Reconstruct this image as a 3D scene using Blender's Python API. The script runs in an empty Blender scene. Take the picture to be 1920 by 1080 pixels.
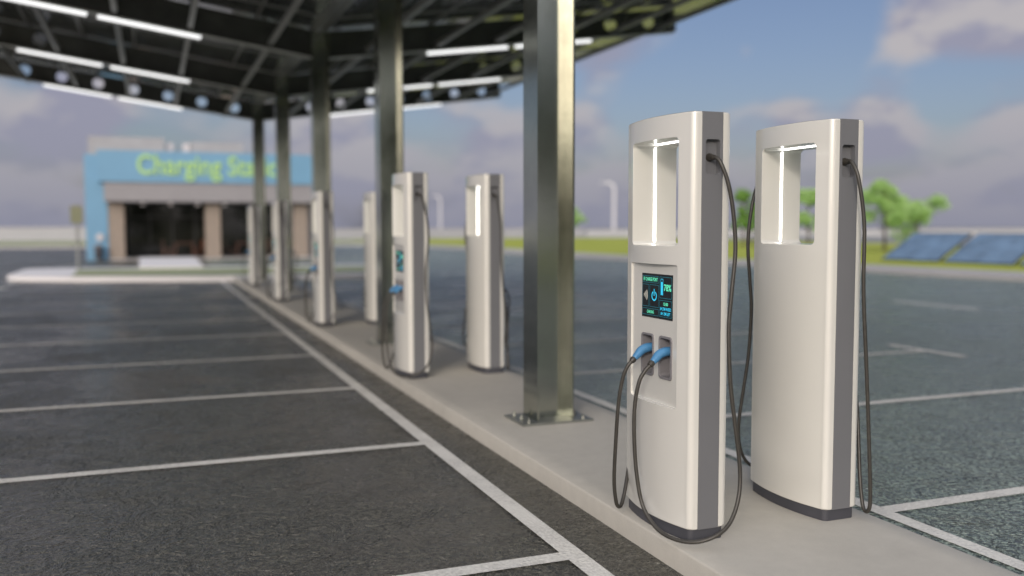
import bpy, bmesh, math, random
from mathutils import Vector, Matrix
random.seed(7)
R = math.radians
sc = bpy.context.scene
COL = sc.collection

# ------------------------------------------------------------------ materials
def mat(name):
    m = bpy.data.materials.new(name); m.use_nodes = True
    nt = m.node_tree
    for n in list(nt.nodes): nt.nodes.remove(n)
    out = nt.nodes.new('ShaderNodeOutputMaterial')
    b = nt.nodes.new('ShaderNodeBsdfPrincipled')
    nt.links.new(b.outputs[0], out.inputs[0])
    return m, nt, b
def nd(nt, t, **kw):
    n = nt.nodes.new(t)
    for k, v in kw.items():
        if k.startswith('i_'):
            key = k[2:]
            key = int(key) if key.isdigit() else key.replace('_', ' ')
            n.inputs[key].default_value = v
        else: setattr(n, k, v)
    return n
def L(nt, a, b): nt.links.new(a, b)
def c4(c): return (c[0], c[1], c[2], 1)
def ramp(nt, stops, src):
    r = nt.nodes.new('ShaderNodeValToRGB')
    e = r.color_ramp.elements
    while len(e) < len(stops): e.new(0.5)
    for i, (p, c) in enumerate(stops):
        e[i].position = p; e[i].color = c4(c) if len(c) == 3 else c
    L(nt, src, r.inputs[0]); return r
def noise(nt, scale, detail=4, rough=.55, coord=None, dist=0):
    n = nd(nt, 'ShaderNodeTexNoise'); n.inputs['Scale'].default_value = scale
    n.inputs['Detail'].default_value = detail; n.inputs['Roughness'].default_value = rough
    n.inputs['Distortion'].default_value = dist
    if coord is None:
        coord = nt.nodes.new('ShaderNodeNewGeometry').outputs['Position']
    L(nt, coord, n.inputs['Vector']); return n
def mixc(nt, fac, a, b, mode='MIX'):
    m = nd(nt, 'ShaderNodeMix', data_type='RGBA', blend_type=mode)
    for k, v in ((0, fac), (6, a), (7, b)):
        if isinstance(v, (int, float)): m.inputs[k].default_value = v
        elif isinstance(v, (tuple, list)): m.inputs[k].default_value = c4(v)
        else: L(nt, v, m.inputs[k])
    return m.outputs[2]
def mth(nt, op, a, b=0.0, clamp=False):
    m = nd(nt, 'ShaderNodeMath', operation=op, use_clamp=clamp)
    for k, v in ((0, a), (1, b)):
        if isinstance(v, (int, float)): m.inputs[k].default_value = v
        else: L(nt, v, m.inputs[k])
    return m.outputs[0]
def bump(nt, b, h, strength=.3, dist=.01, prev=None):
    n = nd(nt, 'ShaderNodeBump'); n.inputs['Strength'].default_value = strength
    n.inputs['Distance'].default_value = dist
    L(nt, h, n.inputs['Height'])
    if prev is not None: L(nt, prev, n.inputs['Normal'])
    L(nt, n.outputs[0], b.inputs['Normal']); return n.outputs[0]
def simple(name, col, rough=.5, metal=0, var=.06, scale=6, bmp=0, bscale=80, coat=0, spec=.5):
    m, nt, b = mat(name)
    n = noise(nt, scale, 5, .6, nd(nt, 'ShaderNodeTexCoord').outputs['Object'])
    lo = tuple(max(0, c*(1-var)) for c in col); hi = tuple(min(1, c*(1+var)) for c in col)
    r = ramp(nt, [(.3, lo), (.7, hi)], n.outputs[0])
    L(nt, r.outputs[0], b.inputs['Base Color'])
    b.inputs['Metallic'].default_value = metal
    rr = nd(nt, 'ShaderNodeMapRange'); rr.inputs['To Min'].default_value = max(0, rough-.06); rr.inputs['To Max'].default_value = rough+.06
    L(nt, n.outputs[0], rr.inputs[0]); L(nt, rr.outputs[0], b.inputs['Roughness'])
    b.inputs['Coat Weight'].default_value = coat; b.inputs['Coat Roughness'].default_value = .12
    b.inputs['Specular IOR Level'].default_value = spec
    if bmp:
        n2 = noise(nt, bscale, 3, .6, nd(nt, 'ShaderNodeTexCoord').outputs['Object'])
        bump(nt, b, n2.outputs[0], bmp, .004)
    return m
def emis(name, col, s):
    m, nt, b = mat(name)
    b.inputs['Base Color'].default_value = c4(col); b.inputs['Emission Color'].default_value = c4(col)
    b.inputs['Emission Strength'].default_value = s; b.inputs['Roughness'].default_value = .4
    return m

# asphalt: coarse aggregate, patches, cracks, worn glossy areas
def asphalt(name, c_dark, c_lite, rough_lo=.34, rough_hi=.62, grain=1.0, spec=.75, pitf=.7):
    m, nt, b = mat(name)
    P = nt.nodes.new('ShaderNodeNewGeometry').outputs['Position']
    big = noise(nt, .55, 5, .6, P, .6)
    mid = noise(nt, 5.5, 6, .65, P, .3)
    fine = noise(nt, 60*grain, 3, .6, P)
    vor = nd(nt, 'ShaderNodeTexVoronoi', feature='F1'); vor.inputs['Scale'].default_value = 75*grain; L(nt, P, vor.inputs['Vector'])
    pits = ramp(nt, [(.43, (0, 0, 0)), (.53, (1, 1, 1))], noise(nt, 40*grain, 3, .55, P, .5).outputs[0])
    s = mth(nt, 'ADD', mth(nt, 'MULTIPLY', big.outputs[0], .42), mth(nt, 'MULTIPLY', mid.outputs[0], .28))
    s = mth(nt, 'ADD', s, mth(nt, 'MULTIPLY', fine.outputs[0], .3))
    col = ramp(nt, [(.36, c_dark), (.62, c_lite)], s).outputs[0]
    col = mixc(nt, mth(nt, 'MULTIPLY', mth(nt, 'SUBTRACT', 1.0, pits.outputs[0]), pitf), col, tuple(c*.22 for c in c_dark))
    # scattered pale stones
    st = ramp(nt, [(.0, (1, 1, 1)), (.07, (0, 0, 0))], vor.outputs['Distance'])
    col = mixc(nt, mth(nt, 'MULTIPLY', st.outputs[0], .5), col, tuple(c*2.4 for c in c_lite))
    # cracks
    cv = nd(nt, 'ShaderNodeTexVoronoi', feature='DISTANCE_TO_EDGE'); cv.inputs['Scale'].default_value = .42
    wv = nd(nt, 'ShaderNodeVectorMath', operation='ADD'); L(nt, P, wv.inputs[0])
    wn = noise(nt, 2.2, 5, .7, P); ws = nd(nt, 'ShaderNodeVectorMath', operation='SCALE'); ws.inputs['Scale'].default_value = .55
    L(nt, wn.outputs['Color'], ws.inputs[0]); L(nt, ws.outputs[0], wv.inputs[1]); L(nt, wv.outputs[0], cv.inputs['Vector'])
    crack = ramp(nt, [(.0, (1, 1, 1)), (.009, (0, 0, 0))], cv.outputs['Distance'])
    cm = mth(nt, 'MULTIPLY', crack.outputs[0], ramp(nt, [(.5, (0, 0, 0)), (.62, (1, 1, 1))], noise(nt, .35, 2, .5, P).outputs[0]).outputs[0])
    col = mixc(nt, mth(nt, 'MULTIPLY', cm, .6), col, tuple(c*.25 for c in c_dark))
    L(nt, col, b.inputs['Base Color'])
    rr = nd(nt, 'ShaderNodeMapRange'); rr.inputs['From Min'].default_value = .42; rr.inputs['From Max'].default_value = .60
    rr.inputs['To Min'].default_value = rough_lo; rr.inputs['To Max'].default_value = rough_hi
    L(nt, mth(nt, 'ADD', mth(nt, 'MULTIPLY', mid.outputs[0], .4), mth(nt, 'MULTIPLY', big.outputs[0], .6)), rr.inputs[0])
    flake = ramp(nt, [(.60, (0, 0, 0)), (.68, (1, 1, 1))], noise(nt, 110, 2, .5, P).outputs[0])
    L(nt, mth(nt, 'SUBTRACT', rr.outputs[0], mth(nt, 'MULTIPLY', flake.outputs[0], .14), True), b.inputs['Roughness'])
    h = mth(nt, 'ADD', mth(nt, 'MULTIPLY', vor.outputs['Distance'], .5), mth(nt, 'MULTIPLY', fine.outputs[0], .6))
    h = mth(nt, 'ADD', h, mth(nt, 'MULTIPLY', pits.outputs[0], .8))
    h = mth(nt, 'SUBTRACT', h, mth(nt, 'MULTIPLY', cm, 1.5))
    lump = noise(nt, 13, 5, .62, P, .9); wr = noise(nt, 3.2, 4, .6, P, 1.4)
    ridge = mth(nt, 'ABSOLUTE', mth(nt, 'SUBTRACT', wr.outputs[0], .5))
    h = mth(nt, 'ADD', h, mth(nt, 'MULTIPLY', lump.outputs[0], 1.6))
    h = mth(nt, 'ADD', h, mth(nt, 'MULTIPLY', mth(nt, 'MINIMUM', mth(nt, 'MULTIPLY', ridge, 9.0), 1.0), .9))
    big_n = bump(nt, b, mth(nt, 'ADD', mth(nt, 'MULTIPLY', ridge, 2.0), noise(nt, 6.5, 4, .6, P, 1.0).outputs[0]), .8, .055)
    nrm = bump(nt, b, h, .9, .012, big_n)
    b.inputs['Specular IOR Level'].default_value = spec
    return m
M = {}
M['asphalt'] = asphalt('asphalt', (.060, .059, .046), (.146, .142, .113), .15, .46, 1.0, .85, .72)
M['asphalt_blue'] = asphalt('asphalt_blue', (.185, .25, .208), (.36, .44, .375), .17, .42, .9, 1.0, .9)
# worn paint
def paint(name, col, wear=.35):
    m, nt, b = mat(name)
    P = nt.nodes.new('ShaderNodeNewGeometry').outputs['Position']
    n = noise(nt, 48, 5, .7, P); n2 = noise(nt, 3, 4, .6, P)
    s = mth(nt, 'ADD', mth(nt, 'MULTIPLY', n.outputs[0], .6), mth(nt, 'MULTIPLY', n2.outputs[0], .4))
    r = ramp(nt, [(.34, tuple(c*(1-wear) for c in col)), (.52, col), (.75, tuple(min(1, c*1.12) for c in col))], s)
    L(nt, r.outputs[0], b.inputs['Base Color']); b.inputs['Roughness'].default_value = .65
    vor = nd(nt, 'ShaderNodeTexVoronoi'); vor.inputs['Scale'].default_value = 60; L(nt, P, vor.inputs['Vector'])
    bump(nt, b, mth(nt, 'ADD', vor.outputs[0], n.outputs[0]), .6, .006)
    return m
M['paint'] = paint('road_paint', (.76, .755, .71))
def concrete(name, col, var=.16, rough=.75):
    m, nt, b = mat(name)
    P = nt.nodes.new('ShaderNodeNewGeometry').outputs['Position']
    a = noise(nt, .8, 6, .65, P, .5); c = noise(nt, 9, 5, .7, P); f = noise(nt, 160, 3, .6, P)
    s = mth(nt, 'ADD', mth(nt, 'MULTIPLY', a.outputs[0], .45), mth(nt, 'ADD', mth(nt, 'MULTIPLY', c.outputs[0], .3), mth(nt, 'MULTIPLY', f.outputs[0], .25)))
    r = ramp(nt, [(.33, tuple(x*(1-var) for x in col)), (.5, col), (.68, tuple(x*(1+var) for x in col))], s)
    L(nt, r.outputs[0], b.inputs['Base Color']); b.inputs['Roughness'].default_value = rough
    bump(nt, b, mth(nt, 'ADD', f.outputs[0], mth(nt, 'MULTIPLY', c.outputs[0], .8)), .28, .004)
    return m
M['concrete'] = concrete('island_concrete', (.50, .482, .43), .14)
M['white_pave'] = concrete('white_paving', (.76, .75, .76), .05)
M['kerb'] = concrete('kerb_concrete', (.49, .435, .385), .1)
M['pave'] = concrete('pale_paving', (.45, .44, .44), .08)
M['wallc'] = concrete('far_wall_render', (.40, .41, .42), .08)
M['soil'] = concrete('far_ground', (.26, .27, .27), .12, .9)
def grassm(name, a, b_):
    m, nt, b = mat(name)
    P = nt.nodes.new('ShaderNodeNewGeometry').outputs['Position']
    n = noise(nt, .5, 5, .6, P); n2 = noise(nt, 14, 4, .7, P)
    s = mth(nt, 'ADD', mth(nt, 'MULTIPLY', n.outputs[0], .55), mth(nt, 'MULTIPLY', n2.outputs[0], .45))
    L(nt, ramp(nt, [(.38, a), (.62, b_)], s).outputs[0], b.inputs['Base Color']); b.inputs['Roughness'].default_value = .9
    b.inputs['Specular IOR Level'].default_value = .1
    bump(nt, b, n2.outputs[0], .6, .05)
    return m
M['grass'] = grassm('lawn_grass', (.33, .38, .06), (.48, .53, .12))
M['drygrass'] = grassm('dry_grass', (.30, .34, .20), (.42, .45, .30))
M['white'] = simple('charger_white', (.755, .75, .70), .24, .14, .012, 2, 0, 30, .8, .5)
[n for n in M['white'].node_tree.nodes if n.type == 'BSDF_PRINCIPLED'][0].inputs['Coat Roughness'].default_value = .07
M['grey'] = simple('charger_grey', (.155, .160, .170), .55, 0, .02, 4, 0, 300, 0, .3)
M['plinth'] = simple('plinth_dark', (.058, .060, .072), .5, 0, .1, 5, .05, 200)
M['frame'] = simple('socket_frame', (.20, .195, .205), .38, 0, .05)
M['blue'] = simple('plug_blue', (.07, .23, .44), .32, 0, .06, 20, .02, 60)
M['rubber'] = simple('cable_rubber', (.045, .042, .036), .38, 0, .15, 30, .05, 400)
M['led'] = emis('led_strip', (1, .985, .95), 3.6)
M['tube'] = emis('lit_tube', (1, 1, 1), 1.1)
M['screen'] = simple('screen_glass', (.014, .018, .021), .25, 0, .1)
M['scr_green'] = emis('screen_green', (.10, .62, .38), .8)
M['scr_blue'] = emis('screen_blue', (.03, .45, .68), .8)
M['scr_line'] = emis('screen_line', (.01, .13, .17), .7)
M['scr_white'] = emis('screen_white', (.6, .58, .5), .6)
M['steel'] = simple('galvanised_steel', (.44, .455, .40), .15, 1, .12, 2.5, .06, 14)
M['steel_rail'] = simple('light_rail_steel', (.70, .72, .71), .4, .2, .08, 3)
M['plate'] = simple('base_plate_steel', (.30, .31, .285), .42, .8, .12, 4, .05, 30)
M['beam_paint'] = simple('beam_coating', (.12, .125, .12), .24, .6, .3, 2, .35, 5)
M['steel_dark'] = simple('roof_steel', (.42, .43, .42), .4, .3, .15, 3, .05, 10)
M['bluewall'] = simple('blue_cladding', (.15, .32, .48), .5, 0, .04, 1.5)
M['greywall'] = simple('grey_fascia', (.27, .265, .28), .55, 0, .05, 1.5)
M['parapet'] = simple('parapet_grey', (.34, .34, .35), .7, 0, .08, 2)
M['vent'] = simple('vent_white', (.55, .53, .54), .5)
M['sign'] = simple('sign_letters', (.40, .64, .21), .45, 0, .03)
M['wood'] = simple('brown_wood', (.085, .034, .02), .5, 0, .25, 8)
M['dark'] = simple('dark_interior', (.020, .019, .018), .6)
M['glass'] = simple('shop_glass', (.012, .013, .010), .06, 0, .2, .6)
M['mullion'] = simple('dark_mullion', (.03, .03, .032), .4)
M['bark'] = simple('bark', (.10, .075, .05), .9, 0, .3, 12, .3, 40)
M['lamp'] = simple('lamp_post_white', (.62, .62, .64), .5)
M['signolive'] = simple('sign_back_olive', (.20, .21, .13), .6)
M['poleg'] = simple('pole_grey', (.28, .29, .28), .45, .5)
def brickm():
    m, nt, b = mat('pillar_brick')
    tc = nd(nt, 'ShaderNodeTexCoord'); mp = nd(nt, 'ShaderNodeMapping'); mp.inputs['Rotation'].default_value = (R(90), 0, 0)
    L(nt, tc.outputs['Object'], mp.inputs[0])
    br = nd(nt, 'ShaderNodeTexBrick'); br.inputs['Scale'].default_value = 4; br.inputs['Color1'].default_value = (.33, .265, .215, 1)
    br.inputs['Color2'].default_value = (.26, .22, .185, 1); br.inputs['Mortar'].default_value = (.28, .26, .23, 1)
    L(nt, mp.outputs[0], br.inputs['Vector']); L(nt, br.outputs[0], b.inputs['Base Color']); b.inputs['Roughness'].default_value = .85
    return m
M['brick'] = brickm()
def solarm(name, cell, line, rough, sc_=6.2, lw=.05, coat=0.0):
    m, nt, b = mat(name)
    tc = nd(nt, 'ShaderNodeTexCoord')
    sp = nd(nt, 'ShaderNodeSeparateXYZ'); L(nt, tc.outputs['Object'], sp.inputs[0])
    def grid(s, k):
        f = mth(nt, 'FRACT', mth(nt, 'MULTIPLY', s, k)); return mth(nt, 'LESS_THAN', f, lw)
    g = mth(nt, 'MAXIMUM', grid(sp.outputs[0], sc_), grid(sp.outputs[1], sc_))
    n = noise(nt, 1.1, 4, .6, tc.outputs['Object'])
    cc = ramp(nt, [(.35, tuple(x*.7 for x in cell)), (.65, tuple(x*1.3 for x in cell))], n.outputs[0]).outputs[0]
    L(nt, mixc(nt, g, cc, line), b.inputs['Base Color']); b.inputs['Roughness'].default_value = rough
    n3 = noise(nt, 3, 2, .5, tc.outputs['Object']); bump(nt, b, n3.outputs[0], .35, .06)
    b.inputs['Coat Weight'].default_value = coat
    return m
M['solar_under'] = solarm('solar_underside', (.020, .024, .030), (.13, .15, .16), .20, 5.8, .09, .6)
M['solar_top'] = solarm('solar_face', (.13, .22, .34), (.30, .38, .48), .22, 4.0, .06, .6)
def leafm(name, a, b_):
    m, nt, b = mat(name)
    n = noise(nt, 1.6, 3, .6, nd(nt, 'ShaderNodeTexCoord').outputs['Object'])
    c = ramp(nt, [(.35, a), (.65, b_)], n.outputs[0]).outputs[0]
    L(nt, c, b.inputs['Base Color']); b.inputs['Roughness'].default_value = .6; b.inputs['Specular IOR Level'].default_value = .2
    tr = nd(nt, 'ShaderNodeBsdfTranslucent'); L(nt, mixc(nt, .5, c, (.16, .34, .05)), tr.inputs[0])
    mx = nd(nt, 'ShaderNodeMixShader'); mx.inputs[0].default_value = .4
    out = [x for x in nt.nodes if x.type == 'OUTPUT_MATERIAL'][0]
    L(nt, b.outputs[0], mx.inputs[1]); L(nt, tr.outputs[0], mx.inputs[2]); L(nt, mx.outputs[0], out.inputs[0])
    return m
M['leaf'] = leafm('leaves_green', (.20, .38, .07), (.32, .54, .14))
M['leaf_light'] = leafm('leaves_light_green', (.42, .66, .20), (.58, .80, .34))
M['leaf_far'] = leafm('leaves_dark_green', (.014, .034, .005), (.045, .09, .012))

# ------------------------------------------------------------------ object helpers
def link(name, me, m=None, parent=None, loc=(0, 0, 0), smooth=None):
    o = bpy.data.objects.new(name, me); COL.objects.link(o); o.location = loc
    if m is not None:
        me.materials.clear(); me.materials.append(m)
    if smooth is not None:
        for p in me.polygons: p.use_smooth = True
        me.set_sharp_from_angle(angle=R(smooth))
    if parent: o.parent = parent
    return o
def obj(name, bm, m, parent=None, loc=(0, 0, 0), smooth=None):
    bmesh.ops.recalc_face_normals(bm, faces=bm.faces)
    me = bpy.data.meshes.new(name); bm.to_mesh(me); bm.free()
    return link(name, me, m, parent, loc, smooth)
def tag(o, label=None, cat=None, group=None, kind=None):
    if label: o['label'] = label
    if cat: o['category'] = cat
    if group: o['group'] = group
    if kind: o['kind'] = kind
    return o
def empty(name, loc, rz=0, **kw):
    o = bpy.data.objects.new(name, None); COL.objects.link(o); o.location = loc; o.rotation_euler = (0, 0, rz)
    o.empty_display_size = .2
    return tag(o, **kw)
def copy_tree(o, parent=None):
    c = o.copy(); COL.objects.link(c); c.parent = parent
    for ch in list(o.children): copy_tree(ch, c)
    return c
def box(bm, x0, x1, y0, y1, z0, z1, bev=0):
    v = [bm.verts.new((x, y, z)) for x in (x0, x1) for y in (y0, y1) for z in (z0, z1)]
    fs = [bm.faces.new([v[i] for i in f]) for f in ((0, 1, 3, 2), (4, 6, 7, 5), (0, 4, 5, 1), (2, 3, 7, 6), (0, 2, 6, 4), (1, 5, 7, 3))]
    if bev:
        bmesh.ops.recalc_face_normals(bm, faces=fs)
        es = list({e for f in fs for e in f.edges})
        bmesh.ops.bevel(bm, geom=es, offset=bev, segments=2, affect='EDGES', profile=.6)
    return bm
def B(*a, **k): return box(bmesh.new(), *a, **k)
def prism(bm, pts, axis, a, b):
    """extrude a closed outline along an axis"""
    def P(u, v, w): return {'x': (w, u, v), 'y': (u, w, v), 'z': (u, v, w)}[axis]
    v0 = [bm.verts.new(P(u, v, a)) for u, v in pts]; v1 = [bm.verts.new(P(u, v, b)) for u, v in pts]
    n = len(pts)
    bm.faces.new(v0[::-1]); bm.faces.new(v1)
    for i in range(n): bm.faces.new((v0[i], v0[(i+1) % n], v1[(i+1) % n], v1[i]))
    return bm
def rrect(u0, u1, v0, v1, r, n=5):
    pts = []
    for cx, cy, a0 in ((u1-r, v1-r, 0), (u0+r, v1-r, 90), (u0+r, v0+r, 180), (u1-r, v0+r, 270)):
        for i in range(n+1):
            a = R(a0+90*i/n); pts.append((cx+r*math.cos(a), cy+r*math.sin(a)))
    return pts
def catmull(pts, per=8):
    P = [Vector(p) for p in pts]; P = [P[0]*2-P[1]]+P+[P[-1]*2-P[-2]]; out = []
    for i in range(1, len(P)-2):
        p0, p1, p2, p3 = P[i-1:i+3]
        for k in range(per):
            t = k/per
            out.append(.5*((2*p1)+(p2-p0)*t+(2*p0-5*p1+4*p2-p3)*t*t+(3*p1-p0-3*p2+p3)*t**3))
    out.append(P[-2].copy()); return out
def tube(bm, pts, rad, seg=10):
    """rad: number or list along pts"""
    n = len(pts); rs = rad if isinstance(rad, (list, tuple)) else [rad]*n
    rings = []; up = None
    for i, p in enumerate(pts):
        d = (pts[min(i+1, n-1)]-pts[max(i-1, 0)]).normalized()
        if up is None:
            up = Vector((0, 0, 1)) if abs(d.z) < .9 else Vector((1, 0, 0))
        s = d.cross(up).normalized(); up = s.cross(d).normalized()
        rings.append([bm.verts.new(p+(s*math.cos(2*math.pi*k/seg)+up*math.sin(2*math.pi*k/seg))*rs[i]) for k in range(seg)])
    for a, b in zip(rings, rings[1:]):
        for k in range(seg): bm.faces.new((a[k], a[(k+1) % seg], b[(k+1) % seg], b[k]))
    bm.faces.new(rings[0][::-1]); bm.faces.new(rings[-1]); return bm
def lin(a, b, n=2):
    a, b = Vector(a), Vector(b); return [a.lerp(b, i/(n-1)) for i in range(n)]
def sheet(name, pts, z, m, kind='structure', thick=None):
    bm = bmesh.new()
    if thick is None:
        bm.faces.new([bm.verts.new((x, y, z)) for x, y in pts])
        bmesh.ops.recalc_face_normals(bm, faces=bm.faces)
        if bm.faces[:][0].normal.z < 0: bmesh.ops.reverse_faces(bm, faces=bm.faces)
        me = bpy.data.meshes.new(name); bm.to_mesh(me); bm.free(); o = link(name, me, m)
    else:
        prism(bm, pts, 'z', z-thick, z); o = obj(name, bm, m)
    return tag(o, kind=kind)
def bool_diff(o, cutters, bev=0, bang=35, seg=2):
    for c in cutters:
        md = o.modifiers.new('b', 'BOOLEAN'); md.operation = 'DIFFERENCE'; md.solver = 'EXACT'; md.object = c
    dg = bpy.context.evaluated_depsgraph_get()
    me = bpy.data.meshes.new_from_object(o.evaluated_get(dg))
    old = o.data; o.modifiers.clear(); o.data = me; bpy.data.meshes.remove(old)
    for c in cutters:
        d = c.data; bpy.data.objects.remove(c); bpy.data.meshes.remove(d)
    if bev:
        md = o.modifiers.new('v', 'BEVEL'); md.width = bev; md.segments = seg; md.limit_method = 'ANGLE'; md.angle_limit = R(bang)
        md.use_clamp_overlap = True
        dg = bpy.context.evaluated_depsgraph_get()
        me = bpy.data.meshes.new_from_object(o.evaluated_get(dg)); old = o.data; o.modifiers.clear(); o.data = me
    for p in o.data.polygons: p.use_smooth = True
    o.data.set_sharp_from_angle(angle=R(40))
    wn = o.modifiers.new('wn', 'WEIGHTED_NORMAL'); wn.keep_sharp = True
    return o
def cutter(bm):
    me = bpy.data.meshes.new('cut'); bmesh.ops.recalc_face_normals(bm, faces=bm.faces); bm.to_mesh(me); bm.free()
    o = bpy.data.objects.new('cut', me); COL.objects.link(o); return o
def text_mesh(body, size, extrude=0, bold=0, xs=1.0, align='CENTER'):
    cu = bpy.data.curves.new('t', 'FONT'); cu.body = body; cu.size = size; cu.extrude = extrude; cu.offset = bold
    cu.align_x = align; cu.align_y = 'CENTER'
    o = bpy.data.objects.new('t', cu); COL.objects.link(o)
    dg = bpy.context.evaluated_depsgraph_get()
    me = bpy.data.meshes.new_from_object(o.evaluated_get(dg))
    bpy.data.objects.remove(o); bpy.data.curves.remove(cu)
    for v in me.vertices: v.co.x *= xs
    return me

# ------------------------------------------------------------------ ground, roads, kerbs
tag(sheet('ground', [(-900, -500), (900, -500), (900, 900), (-900, 900)], -.012, M['soil']))
edge = [(24.3, -40), (23.9, 0), (23.5, 19.3), (23.1, 28.7), (21.6, 36), (20.0, 42.5), (19.9, 54), (20.05, 65.3), (18.6, 76), (16, 79.2), (-5, 79.5), (-90, 82)]
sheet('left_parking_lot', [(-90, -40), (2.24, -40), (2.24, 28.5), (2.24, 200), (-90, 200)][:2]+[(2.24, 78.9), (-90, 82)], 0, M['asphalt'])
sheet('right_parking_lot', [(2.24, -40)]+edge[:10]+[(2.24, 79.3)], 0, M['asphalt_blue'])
def offs(pts, d):
    out = []
    for i, p in enumerate(pts):
        a = Vector(pts[max(i-1, 0)]); b = Vector(pts[min(i+1, len(pts)-1)]); t = (b-a).normalized()
        out.append((p[0]+t.y*d, p[1]-t.x*d))
    return out
inner = offs(edge, 2.7)
def strip(name, a, b, z, m, thick):
    bm = bmesh.new()
    for i in range(len(a)-1):
        q = [a[i], b[i], b[i+1], a[i+1]]
        bm.faces.new([bm.verts.new((x, y, z)) for x, y in q])
    bmesh.ops.remove_doubles(bm, verts=bm.verts, dist=.0001)
    r = bmesh.ops.extrude_face_region(bm, geom=bm.faces[:])
    bmesh.ops.translate(bm, vec=(0, 0, -thick), verts=[v for v in r['geom'] if isinstance(v, bmesh.types.BMVert)])
    return tag(obj(name, bm, m), kind='structure')
strip('pavement', edge, inner, .13, M['pave'], .16)
g_out = [(60, -40), (60, 0), (60, 20), (60, 30), (60, 50), (60, 70), (60, 90), (60, 108), (58, 110), (50, 112), (20, 112), (-90, 114)]
strip('lawn', offs(edge, 2.72), g_out, .12, M['grass'], .15)
sheet('dry_verge', [(22, 83.2), (22, 111.8), (-90, 113.5), (-90, 85)], .135, M['drygrass'])
# central charging island (rounded near end lies outside the picture)
IX0, IX1 = 2.235, 3.43
bm = bmesh.new()
prof = [(IX0, -.02), (IX0, .100), (IX0+.003, .108), (IX0+.010, .112), (IX0+.13, .112), (IX1-.13, .112), (IX1-.010, .112), (IX1-.003, .108), (IX1, .100), (IX1, -.02)]
prism(bm, prof, 'y', -12, 28.6)
island = tag(obj('charging_island', bm, M['concrete'], smooth=50), kind='structure')
# crossing island at the far end of the lot
def rounded(pts, r, n=6):
    out = []
    N = len(pts)
    for i in range(N):
        p, a, b = Vector(pts[i]), Vector(pts[i-1]), Vector(pts[(i+1) % N])
        da, db = (a-p).normalized(), (b-p).normalized()
        for k in range(n+1):
            t = k/n; q0 = p+da*r; q1 = p+db*r
            out.append(tuple(q0*(1-t)**2+p*2*t*(1-t)+q1*t*t))
    return out
ci = rounded([(-4.2, 31.4), (-2.2, 29.9), (1.6, 28.45), (8.3, 28.45), (8.3, 36.2), (-4.2, 36.9)], .8)
sheet('far_kerb_island', ci, .13, M['white_pave'], thick=.15)
sheet('island_grass', [(-2.3, 30.55), (1.75, 29.1), (3.4, 29.3), (7.4, 29.6), (7.4, 34.6), (-2.4, 35.4)], .137, M['drygrass'])
sheet('walkway', [(-.45, 35.2), (1.72, 35.0), (1.85, 45.6), (-.55, 46.2)], .20, M['white_pave'], thick=.2)
# markings
bm = bmesh.new()
def mark(x0, x1, y0, y1, z=.004):
    bm.faces.new([bm.verts.new(p) for p in ((x0, y0, z), (x1, y0, z), (x1, y1, z), (x0, y1, z))])
mark(1.825, 1.935, -12, 28.3)
ys = [3.975+2.513*i for i in range(-5, 9)]
for y in ys: mark(-6.2, 1.825, y-.054, y+.054)
tag(obj('left_bay_lines', bm, M['paint']), kind='structure')
bm = bmesh.new()
mark(3.725, 3.83, -12, 28.3)
for y in ys: mark(3.83, 9.2, y-.054, y+.054)
def mstroke(a, b, w):
    a, b = Vector(a), Vector(b); d = (b-a).normalized(); s = Vector((-d.y, d.x))*w/2
    bm.faces.new([bm.verts.new((p.x, p.y, .0045)) for p in (a-s, b-s, b+s, a+s)])
for k in range(-2, 4):     # T ends of the bays and lane dashes of the driving aisle
    pass
for y in ys[4:]:
    y = y
for y0 in [ys[i] for i in range(5, 14, 2)]:
    mstroke((9.25, y0-.6), (9.25, y0+.65), .13)
for y0 in (13.1, 22.3, 31.5, 40.7, 3.9): mstroke((14.75, y0), (14.75, y0+2.2), .19)
mstroke((9.7, 30.6), (10.1, 29.0), .28)
mstroke((9.7, 30.6), (9.0, 29.6), .2)
tag(obj('right_bay_lines', bm, M['paint']), kind='structure')
bm = bmesh.new()
def arrow(cx, cy, s, flip=1):
    for q in ([(-.09, -1.2), (.09, -1.2), (.09, .3), (-.09, .3)], [(-.4, .3), (.4, .3), (0, 1.2)]):
        bm.faces.new([bm.verts.new((cx+x*s, cy+y*s*flip, .004)) for x, y in q])
arrow(-3.75, 26.6, .8); arrow(-3.85, 29.9, .5, -1)
bmesh.ops.recalc_face_normals(bm, faces=bm.faces)
tag(obj('lane_arrows', bm, M['paint']), kind='structure')

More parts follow.
